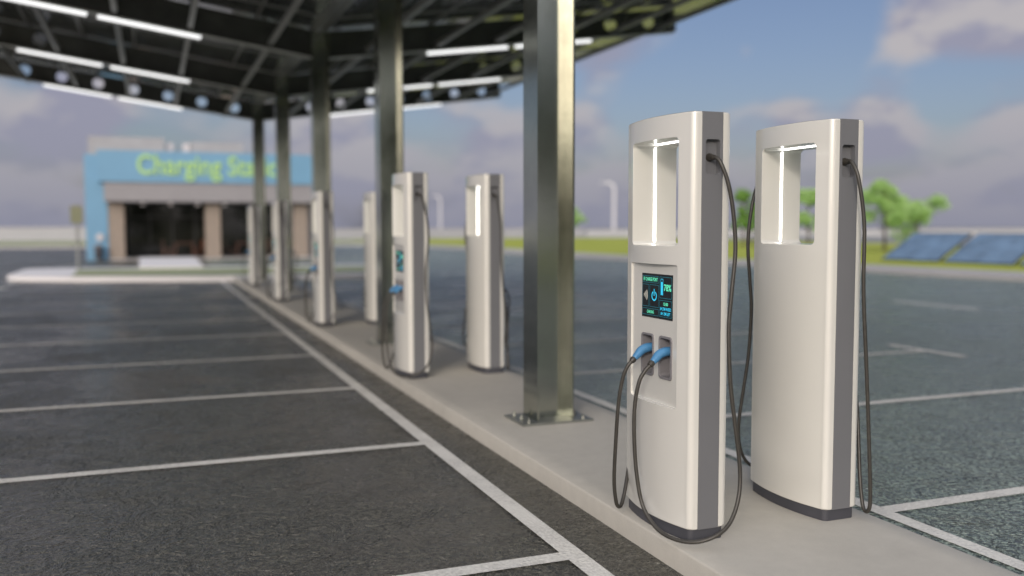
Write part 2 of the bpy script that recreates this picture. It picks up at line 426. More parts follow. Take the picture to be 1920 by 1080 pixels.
# ------------------------------------------------------------------ EV charger
ZI = .1125            # top of the island
def plan(k=1.0, inset=0.0, n=14):
    """outline of the cabinet seen from above: two bulging faces, round corners, flat ends"""
    half = []
    for i in range(n+1):
        y = .285*i/n
        half.append((.150-.52*y*y, y))
    x0 = half[-1][0]
    cx, cy = x0-.034, .285
    q = []
    for i in range(1, 8):
        a = R(90*i/7); q.append((cx+.034*math.cos(a), cy+.030*math.sin(a)))
    half = half+q+[(.0575, .3155)]
    half = [(x-inset if x > .06 else x, y-inset if y > .2 else y) for x, y in half]
    right = [(x, -y) for x, y in half[::-1]][:-1]+half
    left = [(-x, -y) for x, y in right]
    return right+left
def make_charger(right=False):
    root = empty('ev_charger', (0, 0, 0))
    # cabinet: rings with softened top and bottom edge
    bm = bmesh.new(); rings = []
    Z0, Z1 = .057, 2.017
    for z, ins in ((Z0, .008), (Z0+.003, .003), (Z0+.009, 0), (Z1-.010, 0), (Z1-.003, .003), (Z1, .010)):
        rings.append([bm.verts.new((x, y, z)) for x, y in plan(inset=ins)])
    for a, b in zip(rings, rings[1:]):
        for i in range(len(a)): bm.faces.new((a[i], a[(i+1) % len(a)], b[(i+1) % len(a)], b[i]))
    bm.faces.new(rings[0][::-1]); bm.faces.new(rings[-1])
    body = obj('cabinet', bm, M['white'], root)
    cuts = []
    OA, OB = (-.207, .222) if right else (-.222, .207)      # ends of the see-through opening
    cuts.append(cutter(prism(bmesh.new(), rrect(OA, OB, 1.395, 1.905, .024), 'x', -.3, .3)))
    for s in (-1, 1):
        a, b = sorted((s*.262, s*.4))
        cuts.append(cutter(B(-.0575, .0575, a, b, 0, 2.2)))
    # shallow control field on the front (local -x)
    cuts.append(cutter(prism(bmesh.new(), rrect(-.222, .222, .622, 1.306, .012), 'x', -.3, -.116)))
    for y0, y1 in SOCK: cuts.append(cutter(prism(bmesh.new(), rrect(y0+.003, y1-.003, .753, .950, .016), 'x', -.2, -.045)))
    bool_diff(body, cuts, .0045, 32, 3)
    # grey end panels with cable socket recess
    for s in (-1, 1):
        a, b = sorted((s*.2625, s*.3165))
        e = obj('end_panel', B(-.0565, .0565, a, b, .058, 2.0155, bev=.0015), M['grey'], root)
        c0, c1 = sorted((s*.283, s*.4))
        bool_diff(e, [cutter(prism(bmesh.new(), rrect(-.037, .041, 1.729, 1.889, .014), 'y', c0, c1))], .003, 32, 2)
    # plinth
    bm = bmesh.new()
    prism(bm, [(x*.90, y*.965) for x, y in plan()], 'z', 0, .0565)
    pl = obj('plinth', bm, M['plinth'], root, smooth=40)
    # light strip inside the opening: far jamb, head, near jamb
    bm = bmesh.new(); w = .006
    box(bm, -w, w, OB-.0035, OB+.0015, 1.397, 1.9005); box(bm, -w, w, OA+.0035, OB-.0035, 1.9005, 1.9065); box(bm, -w, w, OA-.0015, OA+.0035, 1.397, 1.9005)
    obj('light_strip', bm, M['led'], root)
    # screen
    XS = -.116
    y0, y1, z0, z1 = -.172, .120, 1.037, 1.256
    scn = obj('screen', B(XS-.0022, XS+.004, y0, y1, z0, z1, bev=.0008), M['screen'], root)
    W, H = y1-y0, z1-z0
    # screen coordinates: u 0..1 left to right as read from the -x side (u runs towards -y), v 0..1 top to bottom
    def P(u, v, d): return (XS-.0022-d, y1-u*W, z1-v*H)
    def rect(bm, u0, u1, v0, v1, d=.0006):
        bm.faces.new([bm.verts.new(P(u, v, d)) for u, v in ((u0, v0), (u0, v1), (u1, v1), (u1, v0))])
    def frame(bm, u0, u1, v0, v1, t=.006):
        tv = t*W/H
        rect(bm, u0, u1, v0, v0+tv); rect(bm, u0, u1, v1-tv, v1); rect(bm, u0, u0+t, v0+tv, v1-tv); rect(bm, u1-t, u1, v0+tv, v1-tv)
    bm = bmesh.new()
    for f in ((.02, .56, .055, .21), (.59, .975, .055, .53), (.02, .235, .25, .755), (.265, .56, .25, .755), (.02, .56, .795, .945), (.59, .975, .575, .945)): frame(bm, *f)
    obj('screen_border', bm, M['scr_line'], scn)
    def put(bm, body, u, v, h, width, bold=.0):
        me = text_mesh(body, 1, 0, bold)
        xs = [q.co.x for q in me.vertices]; yv = [q.co.y for q in me.vertices]
        cx, cy = (min(xs)+max(xs))/2, (min(yv)+max(yv))/2; sx = width/(max(xs)-min(xs)); sy = h/(max(yv)-min(yv))
        vs = [bm.verts.new(P(u+(q.co.x-cx)*sx, v-(q.co.y-cy)*sy, .0008)) for q in me.vertices]
        for p in me.polygons:
            try: bm.faces.new([vs[i] for i in p.vertices])
            except ValueError: pass
        bpy.data.meshes.remove(me)
    for args in (('EV CHARGE POINT', .29, .13, .085, .47, .02), ('78%', .845, .29, .15, .23, .02), ('15:00', .79, .655, .07, .14, .02), ('CHARGING', .29, .87, .07, .23, .02)):
        bm = bmesh.new(); put(bm, *args); obj('green_screen_text', bm, M['scr_green'], scn)
    for args in (('0H 27M PASSED', .785, .765, .07, .34, .02), ('0H 13M LEFT', .785, .87, .07, .30, .02)):
        bm = bmesh.new(); put(bm, *args); obj('blue_screen_text', bm, M['scr_blue'], scn)
    bm = bmesh.new(); frame(bm, .625, .70, .10, .46, .008); rect(bm, .637, .688, .17, .445)
    obj('battery_symbol', bm, M['scr_blue'], scn)
    bm = bmesh.new()
    # power symbol
    n = 26; cu, cv, ro, ri = .412, .50, .085, .062
    for i in range(n):
        a0 = R(28+304*i/n-90+0); a1 = R(28+304*(i+1)/n-90)
        q = [(cu+r*math.cos(a), cv+r*math.sin(a)*W/H) for r, a in ((ri, a0), (ro, a0), (ro, a1), (ri, a1))]
        bm.faces.new([bm.verts.new(P(u, v, .0008)) for u, v in q])
    rect(bm, .401, .423, .345, .50, .0009)
    obj('power_symbol', bm, M['scr_blue'], scn)
    bm = bmesh.new()
    for k in range(4):        # contactless waves
        rr = .035+.036*k; cu, cv = .045, .495; t = .006
        for i in range(8):
            a0, a1 = R(-36+9*i), R(-36+9*(i+1))
            q = [(cu+r*math.cos(a), cv+r*math.sin(a)*W/H) for r, a in ((rr-t, a0), (rr+t, a0), (rr+t, a1), (rr-t, a1))]
            bm.faces.new([bm.verts.new(P(u, v, .0008)) for u, v in q])
    obj('contactless_symbol', bm, M['scr_white'], scn)
    # charging sockets
    for y0, y1 in SOCK:
        f = obj('charging_socket', prism(bmesh.new(), rrect(y0-.004, y1+.004, .746, .957, .020, 6), 'x', -.1225, -.0465), M['frame'], root)
        bool_diff(f, [cutter(prism(bmesh.new(), rrect(y0+.008, y1-.008, .758, .945, .014, 6), 'x', -.3, -.062))], .0035, 32, 3)
    # plugs and cables
    def cable(pts, py, pz, tip):
        c = obj('charging_cable', tube(bmesh.new(), catmull(pts, 7), .0098, 12), M['rubber'], root, smooth=60)
        # collar at the upper end panel
        e = Vector(pts[0]); s = 1 if e.y > 0 else -1
        bm2 = bmesh.new(); tube(bm2, [Vector((e.x, s*.281, e.z)), Vector((e.x, s*.292, e.z)), Vector((e.x, s*.296, e.z)), Vector((e.x, s*.310, e.z-.001)), Vector((e.x, s*.325, e.z-.002))], [.019, .019, .015, .0145, .0115], 16)
        obj('cable_collar', bm2, M['rubber'], c, smooth=50)
        a = Vector((-.058, py, pz+.018)); d = Vector(tip)
        pp = catmull([a, a.lerp(Vector((-.120, py, pz+.017)), .9), Vector((-.150, py, pz+.006)), d.lerp(Vector((-.15, py, pz+.006)), .45), d], 5)
        n = len(pp); rs = []
        for i in range(n):
            t = i/(n-1)
            rs.append(.0225 if t < .3 else .0235-.0015*(t-.3)/.3 if t < .6 else .022-.0075*((t-.6)/.4))
        rs[-1] = .010; rs[0] = .018
        p = obj('charging_plug', tube(bmesh.new(), pp, rs, 18), M['blue'], c, smooth=50)
        e2 = Vector(pts[-1]); dd = (d-e2)
        bm3 = bmesh.new(); tube(bm3, [d+dd.normalized()*.004, d-dd*.15, d-dd*.6, e2+dd*.02, e2-dd*.1], [.0135, .0165, .0155, .0145, .0105], 16)
        obj('plug_sleeve', bm3, M['rubber'], p, smooth=50)
        return c
    # cable that starts at the -y end panel, sweeps round the foot and up to the nearer socket
    cable([(.002, -.285, 1.808), (.002, -.315, 1.807), (.008, -.345, 1.798), (.019, -.362, 1.768), (.045, -.378, 1.683), (.069, -.386, 1.548), (.080, -.390, 1.377), (.060, -.394, 1.181),
           (.046, -.396, 1.01), (.054, -.404, .763), (.077, -.414, .563), (.099, -.424, .363), (.082, -.440, .232), (.028, -.455, .128), (-.050, -.458, .075),
           (-.135, -.415, .042), (-.200, -.335, .041), (-.240, -.245, .071), (-.265, -.163, .155), (-.280, -.128, .30), (-.286, -.112, .475), (-.281, -.106, .63), (-.262, -.113, .745), (-.234, -.122, .800), (-.213, -.127, .822)],
          -.111, .866, (-.198, -.124, .836))
    if right:
        far = [(.002, .285, 1.808), (.004, .315, 1.807), (.010, .352, 1.797), (.000, .385, 1.72), (-.030, .398, 1.50), (-.034, .400, 1.17), (-.066, .400, .76), (-.095, .400, .36),
               (-.112, .396, .13), (-.116, .384, .062), (-.122, .355, .043), (-.128, .325, .075), (-.138, .29, .22), (-.175, .222, .52), (-.225, .130, .70), (-.232, .080, .785), (-.216, .058, .815)]
    else:
        far = [(.002, .285, 1.808), (.002, .315, 1.807), (.004, .350, 1.795), (-.004, .380, 1.71), (-.026, .392, 1.50), (-.030, .392, 1.16), (-.036, .388, .78), (-.047, .368, .50), (-.080, .31, .27),
           (-.130, .25, .15), (-.170, .212, .072), (-.203, .183, .045), (-.236, .160, .075), (-.260, .140, .20), (-.270, .105, .42), (-.267, .085, .61), (-.252, .070, .735), (-.232, .058, .795), (-.214, .053, .818)]
    cable(far,
          .061, .866, (-.200, .052, .832))
    return root
SOCK = [(-.168, -.054), (.004, .118)]
proto = make_charger(); proto_r = make_charger(True)
GC = 'EV chargers standing in pairs on the kerbed island'
S = 5.04
cl = ['white charger of the nearest pair with screen, blue plugs and looped cable facing left',
      'white charger second in the left row, screen facing left, before the second column',
      'white charger third in the left row with a blurred blue plug',
      'white charger fourth in the left row, in front of the last but one steel column',
      'blurred white charger fifth and farthest in the left row beside the last column']
cr = ['rightmost white charger of the nearest pair, showing its plain back and see-through opening',
      'white charger second in the right row showing its back and a bright vertical light strip',
      'white charger third in the right row, partly hidden behind the second steel column',
      'white charger fourth in the right row, hidden behind its left neighbour',
      'blurred white charger fifth and farthest in the right row, behind the fourth pair']
for i in range(5):
    for side in (0, 1):
        pr_ = (proto, proto_r)[side]; c = pr_ if i == 0 else copy_tree(pr_)
        c.location = (2.420, 3.956+S*i, ZI) if side == 0 else (3.219, 3.968+S*i, ZI)
        c.rotation_euler = (0, 0, 0 if side == 0 else math.pi)
        tag(c, (cl, cr)[side][i], 'EV charger', GC)

# ------------------------------------------------------------------ canopy
can = empty('solar_canopy', (2.83, 16.54, ZI), label='dark butterfly-roofed canopy of solar panels on steel columns with white tube lights over the island', cat='canopy')
CX, CY, CZ = 2.83, 16.54, ZI
ang = math.atan(.14)
def W2C(x, y, z): return (x-CX, y-CY, z-CZ)
# column proto
bm = bmesh.new(); Hc = 4.93
box(bm, -.1525, -.1365, -.14, .14, .018, Hc); box(bm, .1365, .1525, -.14, .14, .018, Hc); box(bm, -.1365, .1365, -.0055, .0055, .018, Hc)
colm = obj('column', bm, M['steel'], can)
bp = obj('base_plate', B(-.29, .29, -.20, .20, 0, .018, bev=.002), M['plate'], colm)
bolts = []
def bolt(x, y):
    bm = bmesh.new(); tube(bm, lin((x, y, .018), (x, y, .034)), .014, 6); tube(bm, lin((x, y, .034), (x, y, .052)), .007, 8)
    return obj('bolt', bm, M['plate'], colm)
for sx in (-1, 1):
    for y in (-.15, 0, .15): bolt(sx*.225, y)
# beam proto (local x along the slope, starts at column flange), cellular web
LB = 7.04/math.cos(ang); HB = .44
def make_beam(open_cells=range(8)):
    bm = bmesh.new()
    box(bm, 0, LB, -.10, .10, 0, .016); box(bm, 0, LB, -.10, .10, HB-.016, HB)
    pitch = .862; r = .135; zc = .235; t = .006
    def ringcell(x0, x1, xc):
        n = 24; z0, z1 = .016, HB-.016
        inn, outp = [], []
        for k in range(n):
            a = 2*math.pi*k/n; c, s = math.cos(a), math.sin(a)
            inn.append((xc+r*c, zc+r*s))
            f = min(((x1-xc)/c if c > 1e-6 else (x0-xc)/c if c < -1e-6 else 1e9), ((z1-zc)/s if s > 1e-6 else (z0-zc)/s if s < -1e-6 else 1e9))
            outp.append((xc+c*f, zc+s*f))
        for sy in (-t, t):
            vi = [bm.verts.new((x, sy, z)) for x, z in inn]; vo = [bm.verts.new((x, sy, z)) for x, z in outp]
            for k in range(n): bm.faces.new((vi[k], vi[(k+1) % n], vo[(k+1) % n], vo[k]))
            for cxx, czz in ((x0, z0), (x1, z0), (x1, z1), (x0, z1)):     # fill the four corner triangles
                best = sorted(range(n), key=lambda k: (outp[k][0]-cxx)**2+(outp[k][1]-czz)**2)[:6]
                h = [k for k in best if abs(outp[k][1]-czz) < 1e-6]; v = [k for k in best if abs(outp[k][0]-cxx) < 1e-6]
                if h and v:
                    k1, k2 = h[0], v[0]
                    if k1 != k2: bm.faces.new((vo[k1], vo[k2], bm.verts.new((cxx, sy, czz))))
        a = [bm.verts.new((x, -t, z)) for x, z in inn]; b = [bm.verts.new((x, t, z)) for x, z in inn]
        for k in range(n): bm.faces.new((a[k], a[(k+1) % n], b[(k+1) % n], b[k]))
    first = .50
    n = 8
    box(bm, 0, first-pitch/2+.0, -t, t, .016, HB-.016)
    for i in range(n):
        xc = first+pitch*i
        if i not in open_cells:
            box(bm, max(xc-pitch/2, first-pitch/2), min(xc+pitch/2, LB-.02), -t, t, .016, HB-.016); continue
        ringcell(max(xc-pitch/2, first-pitch/2), min(xc+pitch/2, LB-.02), xc)
    box(bm, min(first+pitch*(n-.5), LB-.02), LB, -.1, .1, .016, HB-.016)
    o = obj('beam', bm, M['beam_paint'], can)
    obj('light_rail', B(0, LB-.02, -.045, .045, -.028, -.002), M['steel_rail'], o)
    return o
beam_open = make_beam(); beam = make_beam((5, 6, 7))
def make_tube(x0, x1, beam):
    bm = bmesh.new(); tube(bm, lin((x0, 0, -.055), (x1, 0, -.055), 3), .029, 12)
    o = obj('tube_light', bm, M['tube'], beam, smooth=50)
    return o
for a, b in ((1.97-.155, 3.55-.155), (3.71-.155, 5.31-.155)): [make_tube(a/math.cos(ang), b/math.cos(ang), q) for q in (beam, beam_open)]
first = True
for i in range(5):
    y = 6.46+S*i
    c = colm if i == 0 else copy_tree(colm, can)
    c.location = W2C(CX, y, ZI)
    for s in (1, -1):
        src = beam_open if i == 4 else beam
        b = src if (s == 1 and i in (0, 4)) else copy_tree(src, can)
        b.location = W2C(CX+s*.155, y, 4.56+.022)
        b.rotation_euler = (0, -ang, 0) if s == 1 else (0, -ang, math.pi)
        if s == -1: b.rotation_euler = Matrix.Rotation(math.pi, 4, 'Z').to_3x3().to_4x4().__matmul__(Matrix.Rotation(-ang, 4, 'Y')).to_euler()
# valley gutter
bm = bmesh.new(); box(bm, -.16, .16, 5.55-CY, 27.5-CY, 4.58+HB-CZ+.045, 4.58+HB-CZ+.09)
obj('valley_gutter', bm, M['steel_dark'], can)
# purlins
YA, YB = 5.55, 27.5
def zroof(dx): return 4.58+.14*abs(dx)+HB/math.cos(ang)
pl0 = None
for s in (-1, 1):
    for d in (.85, 2.15, 3.30, 4.55, 5.75, 6.75):
        if pl0 is None:
            bm = bmesh.new()
            box(bm, -.04, .04, YA-CY, YB-CY, .002, .010); box(bm, -.04, -.034, YA-CY, YB-CY, .010, .070); box(bm, -.04, .04, YA-CY, YB-CY, .070, .078)
            p = pl0 = obj('purlin', bm, M['steel_dark'], can)
        else:
            p = pl0.copy(); COL.objects.link(p); p.parent = can
        p.location = (s*d, 0, 4.60+.14*d-CZ); p.rotation_euler = (0, -s*ang, 0)
# panels: 4 rows each side, 11 along
pan = None
PW, PL = 2.02, (YB-YA)/11
for s in (-1, 1):
    for r_ in range(4):
        for k in range(11):
            if pan is None:
                bm = bmesh.new(); box(bm, -PW/2+.003, PW/2-.003, -PL/2+.003, PL/2-.003, 0, .035)
                q = pan = obj('solar_panel', bm, M['solar_under'], can)
                bm = bmesh.new(); f = .003
                for x0, x1, y0, y1 in ((-PW/2+f, PW/2-f, -PL/2+f-.0, -PL/2+f+.03), (-PW/2+f, PW/2-f, PL/2-f-.03, PL/2-f), (-PW/2+f, -PW/2+f+.03, -PL/2+f+.03, PL/2-f-.03), (PW/2-f-.03, PW/2-f, -PL/2+f+.03, PL/2-f-.03), (-.02, .02, -PL/2+f+.03, PL/2-f-.03)):
                    box(bm, x0, x1, y0, y1, -.022, -.001)
                obj('panel_frame', bm, M['steel_dark'], pan)
                q = pan
            else: q = copy_tree(pan, can)
            d = .06+(r_+.5)*(PW+.002)*math.cos(ang)
            q.location = (s*d, YA-CY+(k+.5)*PL, zroof(d)-CZ+.03); q.rotation_euler = (0, -s*ang, 0)

# ------------------------------------------------------------------ building
BY = 49.47
bld = empty('charging_shop', (2.6, BY, 0), label='low blue and grey shop building with green lettering reading Charging Station and brick pillars', cat='building')
def bp_(name, m, *a, **k):
    x0, x1, y0, y1, z0, z1 = a
    return obj(name, B(x0-2.6, x1-2.6, y0-BY, y1-BY, z0, z1, **k), m, k.get('parent', bld) if False else bld)
band = bp_('blue_fascia', M['bluewall'], -2.35, 8.15, BY-1.0, BY+7, 3.80, 5.32)
bp_('grey_fascia', M['greywall'], -2.10, 8.12, BY-.9, BY+6.9, 2.86, 3.797)
bp_('blue_wing', M['bluewall'], -2.97, -1.98, BY-.3, BY+7.1, 0, 5.15)
bp_('parapet', M['parapet'], -2.85, .72, BY+1.2, BY+6.8, 5.153, 6.15)
bp_('parapet', M['parapet'], 2.02, 4.62, BY+1.2, BY+6.8, 5.323, 6.02)
bp_('parapet', M['parapet'], .72, 7.6, BY+4.2, BY+6.7, 5.323, 5.75)
for x in (.80, 1.62): bp_('roof_vent', M['vent'], x, x+.33, BY+1.5, BY+2.0, 5.323, 5.95)
pil = None
for x0 in (-1.975, 2.55, 6.95):
    bm = bmesh.new(); box(bm, -.365, .365, -.36, .36, 0, 2.857)
    p = obj('pillar', bm, M['brick'], bld, loc=(x0+.365-2.6, .1, 0))
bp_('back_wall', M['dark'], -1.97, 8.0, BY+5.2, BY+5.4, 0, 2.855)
bp_('side_wall', M['greywall'], 7.7, 8.0, BY+.3, BY+5.19, 0, 2.855)
bp_('floor_slab', M['pave'], -1.95, 8.0, BY-1.2, BY+5.19, .002, .05)
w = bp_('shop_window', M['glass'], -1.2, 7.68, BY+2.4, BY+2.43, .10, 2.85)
bm = bmesh.new()
for x in (-1.2, -.1, 1.0, 2.1, 3.2, 4.3, 5.4, 6.5, 7.62): box(bm, x-2.6, x+.06-2.6, 2.36, 2.399, .06, 2.85)
box(bm, -3.8, 5.08, 2.35, 2.358, 2.1, 2.17); box(bm, -3.8, 5.08, 2.35, 2.358, .051, .12)
obj('window_frame', bm, M['mullion'], w)
for x in (-.37, .92, 2.2, 3.49, 5.0, 6.3):
    bm = bmesh.new(); tube(bm, [Vector((0, 0, 0)), Vector((0, 0, -.03)), Vector((0, 0, -.10)), Vector((0, 0, -.17)), Vector((0, 0, -.19))], [.04, .05, .10, .12, .08], 12)
    obj('downlight', bm, M['vent'], bld, loc=(x-2.6, -.55, 2.858), smooth=50)
me = text_mesh('Charging Station', 1.0, .035, .012)
xs = [v.co.x for v in me.vertices]; k = 7.25/(max(xs)-min(xs)); mn = min(xs)
for v in me.vertices: v.co.x = (v.co.x-mn)*k; v.co.y *= 1.33
let = link('sign_lettering', me, M['sign'], bld, loc=(-.58-2.6, -1.0-.037, 4.60)); let.rotation_euler = (R(90), 0, 0)
# furniture on the terrace
def table(x, y, label):
    t = empty('wooden_table', (x, y, .05), label=label, cat='table', group='brown tables under the shop fascia')
    obj('tabletop', B(-.5, .5, -.35, .35, .70, .75, bev=.008), M['wood'], t)
    for sx in (-1, 1):
        for sy in (-1, 1): obj('leg', B(sx*.42-.03, sx*.42+.03, sy*.28-.03, sy*.28+.03, 0, .70), M['wood'], t)
    return t
def chair(x, y, rz, label):
    t = empty('wooden_chair', (x, y, .05), rz, label=label, cat='chair', group='brown chairs under the shop fascia')
    obj('seat', B(-.21, .21, -.21, .21, .42, .46, bev=.006), M['wood'], t)
    obj('backrest', B(-.21, .21, .18, .21, .461, .92, bev=.005), M['wood'], t)
    for sx in (-1, 1):
        for sy in (-1, 1): obj('leg', B(sx*.18-.02, sx*.18+.02, sy*.18-.02, sy*.18+.02, 0, .42), M['wood'], t)
table(1.55, BY+.9, 'brown wooden table between the left and middle brick pillars')
chair(.72, BY+.8, R(80), 'brown chair left of the table between the left and middle pillars')
chair(2.25, BY+.55, R(-70), 'brown chair right of the table, closest to the middle pillar')
table(4.6, BY+1.0, 'brown wooden table right of the middle brick pillar')
chair(3.75, BY+.9, R(85), 'brown chair just right of the middle brick pillar')
chair(5.5, BY+.8, R(-80), 'brown chair right of the farther table, seen between the last chargers')
# notice and bin at the blue wing
tag(obj('round_sign', tube(bmesh.new(), lin((-2.36, BY-.42, 1.12), (-2.36, BY-.36, 1.12)), .17, 24), M['vent']), 'small round white sign in front of the blue wing of the shop', 'sign')
bk = empty('litter_bin', (-2.42, BY-.75, 0), label='small dark litter bin at the foot of the blue shop wing', cat='bin')
bm = bmesh.new(); tube(bm, [Vector((0, 0, z)) for z in (.06, .1, .6, .68)], [.14, .17, .2, .19], 16); obj('bin_body', bm, M['plinth'], bk, smooth=50)
bm = bmesh.new(); tube(bm, [Vector((0, 0, z)) for z in (.681, .72, .78)], [.21, .2, .08], 16); obj('lid', bm, M['frame'], bk, smooth=50)
bm = bmesh.new(); tube(bm, [Vector((0, 0, z)) for z in (0, .059)], [.08, .07], 12); obj('foot', bm, M['frame'], bk)

# olive sign on a pole on the far kerb island
sp = empty('sign_post', (-2.33, 34.1, .137), label='grey pole with a small olive rectangular sign on the far kerb island', cat='sign')
obj('pole', tube(bmesh.new(), lin((0, 0, 0), (0, 0, 2.25)), .045, 12), M['poleg'], sp, smooth=50)
obj('sign_plate', B(-.19, .19, -.075, -.047, 1.60, 2.18, bev=.006), M['signolive'], sp)

# far boundary wall in three runs
def wall(name, a, b, h, label, grp='pale boundary walls along the horizon'):
    a, b = Vector(a), Vector(b); d = (b-a); n = Vector((-d.y, d.x)).normalized()*.12
    bm = bmesh.new(); prism(bm, [tuple(a-n), tuple(b-n), tuple(b+n), tuple(a+n)], 'z', 0, h)
    n2 = n*1.5
    w_ = obj(name, bm, M['wallc']); tag(w_, label, 'wall', grp)
    bm = bmesh.new(); prism(bm, [tuple(a-n2), tuple(b-n2), tuple(b+n2), tuple(a+n2)], 'z', h, h+.12)
    obj('coping', bm, M['pave'], w_)
wall('boundary_wall', (-95, 119), (1.8, 116.5), 1.5, 'long pale boundary wall on the horizon left of the shop')
wall('boundary_wall', (2.1, 116.5), (62, 128), 1.25, 'pale boundary wall on the horizon between the shop and the nearest steel column')
wall('boundary_wall', (62.4, 128.1), (190, 100), 1.0, 'low pale boundary wall on the horizon behind the trees on the right')

# street lamps far behind
def lamp(x, y, h, label):
    t = empty('street_lamp', (x, y, 0), label=label, cat='street lamp', group='tall pale street lamps far behind the car park')
    pts = catmull([(0, 0, 0), (0, 0, h*.5), (0, 0, h*.85), (-.15, .1, h*.95), (-.7, .5, h*.995), (-1.2, .8, h)], 6)
    n = len(pts); obj('pole', tube(bmesh.new(), pts, [.30-.12*i/(n-1) for i in range(n)], 12), M['lamp'], t, smooth=50)
    bm = bmesh.new(); box(bm, -2.1, -1.0, .55, 1.15, h-.09, h+.10, bev=.04); obj('lamp_head', bm, M['lamp'], t)
    bm = bmesh.new(); tube(bm, lin((0, 0, 0), (0, 0, .5)), .42, 12); obj('footing', bm, M['pave'], t)
    return t
lamp(71.9, 137, 8.9, 'tall pale street lamp right of the nearest steel column')
lamp(70, 230, 9.6, 'pale street lamp between the second and the nearest steel column')

# ground-mounted solar arrays
def array(y0, y1, label):
    t = empty('solar_array', (30.0, (y0+y1)/2, .12), label=label, cat='solar panel', group='tilted solar panels on the lawn')
    hw = (y1-y0)/2; a = math.atan2(1.12, 1.85); Ls = math.hypot(1.12, 1.85)
    f = empty('x', (0, 0, 0)); bpy.data.objects.remove(f)
    bm = bmesh.new(); box(bm, 0, Ls, -hw, hw, 0, .035)
    p = obj('panel', bm, M['solar_top'], t, loc=(0, 0, .03)); p.rotation_euler = (0, -a, 0)
    bm = bmesh.new()
    for q in ((-.02, 0, -hw-.02, hw+.02), (Ls, Ls+.02, -hw-.02, hw+.02), (0, Ls, -hw-.02, -hw), (0, Ls, hw, hw+.02)): box(bm, q[0], q[1], q[2], q[3], -.02, .045)
    obj('panel_frame', bm, M['mullion'], p)
    for y in (-hw+.3, 0, hw-.3):
        for x in (.35, 1.55): obj('support', B(x-.03, x+.03, y-.03, y+.03, 0, x*math.tan(a)+.01), M['poleg'], t)
array(28.75, 31.8, 'blue tilted solar panel on the lawn, left of the visible row')
array(25.2, 28.4, 'blue tilted solar panel on the lawn in the middle of the visible row')
array(21.6, 24.85, 'blue tilted solar panel on the lawn cut off by the right picture edge')

# ------------------------------------------------------------------ trees
def tree(name, x, y, h, w, lm, label, seed, z=.12, n=2600, leaf=.12, grp='small green trees on the lawn', trunk=.17, shape='round'):
    rnd = random.Random(seed)
    t = empty(name, (x, y, z), label=label, cat='tree', group=grp)
    bm = bmesh.new()
    pts = catmull([(0, 0, 0), (.03, .02, h*.25), (-.03, .05, h*.5), (.02, 0, h*.85)], 4)
    N = len(pts); tube(bm, pts, [max(.012, .022*h*(1-.85*i/(N-1))) for i in range(N)], 8)
    tips = []
    for k in range(11):
        a = rnd.uniform(0, 6.283); z0 = h*rnd.uniform(trunk, .7); fr = (z0/h-trunk)/(1-trunk)
        rr = w*(.5 if shape == 'round' else .5*(1-.6*fr))*rnd.uniform(.55, .95)
        tip = Vector((rr*math.cos(a), rr*math.sin(a), min(h*.93, z0+h*rnd.uniform(.08, .26))))
        b0 = Vector((0, .02, z0)); pp = catmull([b0, b0.lerp(tip, .5)+Vector((0, 0, .03*h)), tip], 3)
        tube(bm, pp, [max(.006, .008*h*(1-.8*i/(len(pp)-1))) for i in range(len(pp))], 5); tips.append(tip)
    obj('trunk', bm, M['bark'], t, smooth=60)
    bm = bmesh.new()
    clumps = [(tp, w*rnd.uniform(.13, .25)) for tp in tips]+[(Vector((rnd.gauss(0, .1)*w, rnd.gauss(0, .1)*w, h*rnd.uniform(.5, .95))), w*rnd.uniform(.12, .22)) for _ in range(7)]
    tot = sum(r**2 for _, r in clumps)
    for c, r in clumps:
        for _ in range(int(n*r*r/tot)):
            d = Vector((rnd.gauss(0, 1), rnd.gauss(0, 1), rnd.gauss(0, 1))).normalized()*r*(rnd.random()**.4)
            d.z *= .8
            p = c+d
            u = Vector((rnd.gauss(0, 1), rnd.gauss(0, 1), rnd.gauss(0, 1))).normalized(); v = u.orthogonal().normalized()
            s = leaf*rnd.uniform(.6, 1.3)
            bm.faces.new([bm.verts.new(q) for q in (p-u*s, p+v*s*.5, p+u*s, p-v*s*.5)])
    me = bpy.data.meshes.new('crown'); bm.to_mesh(me); bm.free(); link('crown', me, lm, t)
    return t
tree('lawn_tree', 41.1, 57.6, 4.3, 1.7, M['leaf'], 'narrow darker green young tree seen between the two nearest chargers', 3, n=3000, shape='cone')
tree('lawn_tree', 40.0, 49.0, 3.9, 2.6, M['leaf_light'], 'light green tree seen through the opening of the rightmost charger', 5, n=3000)
tree('lawn_tree', 40.4, 42.7, 4.35, 2.7, M['leaf_light'], 'tallest light green tree just right of the rightmost charger', 8, n=4200)
tree('lawn_tree', 40.6, 40.3, 3.2, 2.9, M['leaf_light'], 'low broad green tree right of the tallest tree, above the solar panels', 11, n=2800, trunk=.12)
tree('lawn_tree', 46.9, 100.6, 4.2, 3.6, M['leaf_light'], 'small distant green tree just right of the nearest steel column', 14, n=1800, leaf=.16)
tree('lawn_tree', 43.5, 60.0, 3.8, 2.0, M['leaf'], 'green tree seen through the opening edge of the nearest left charger', 17, n=2000)

# greenery behind the camera (its green is mirrored in the steel)
sheet('rear_lawn', [(-60, -41), (70, -41), (70, -16), (-60, -16)], .03, M['grass'])

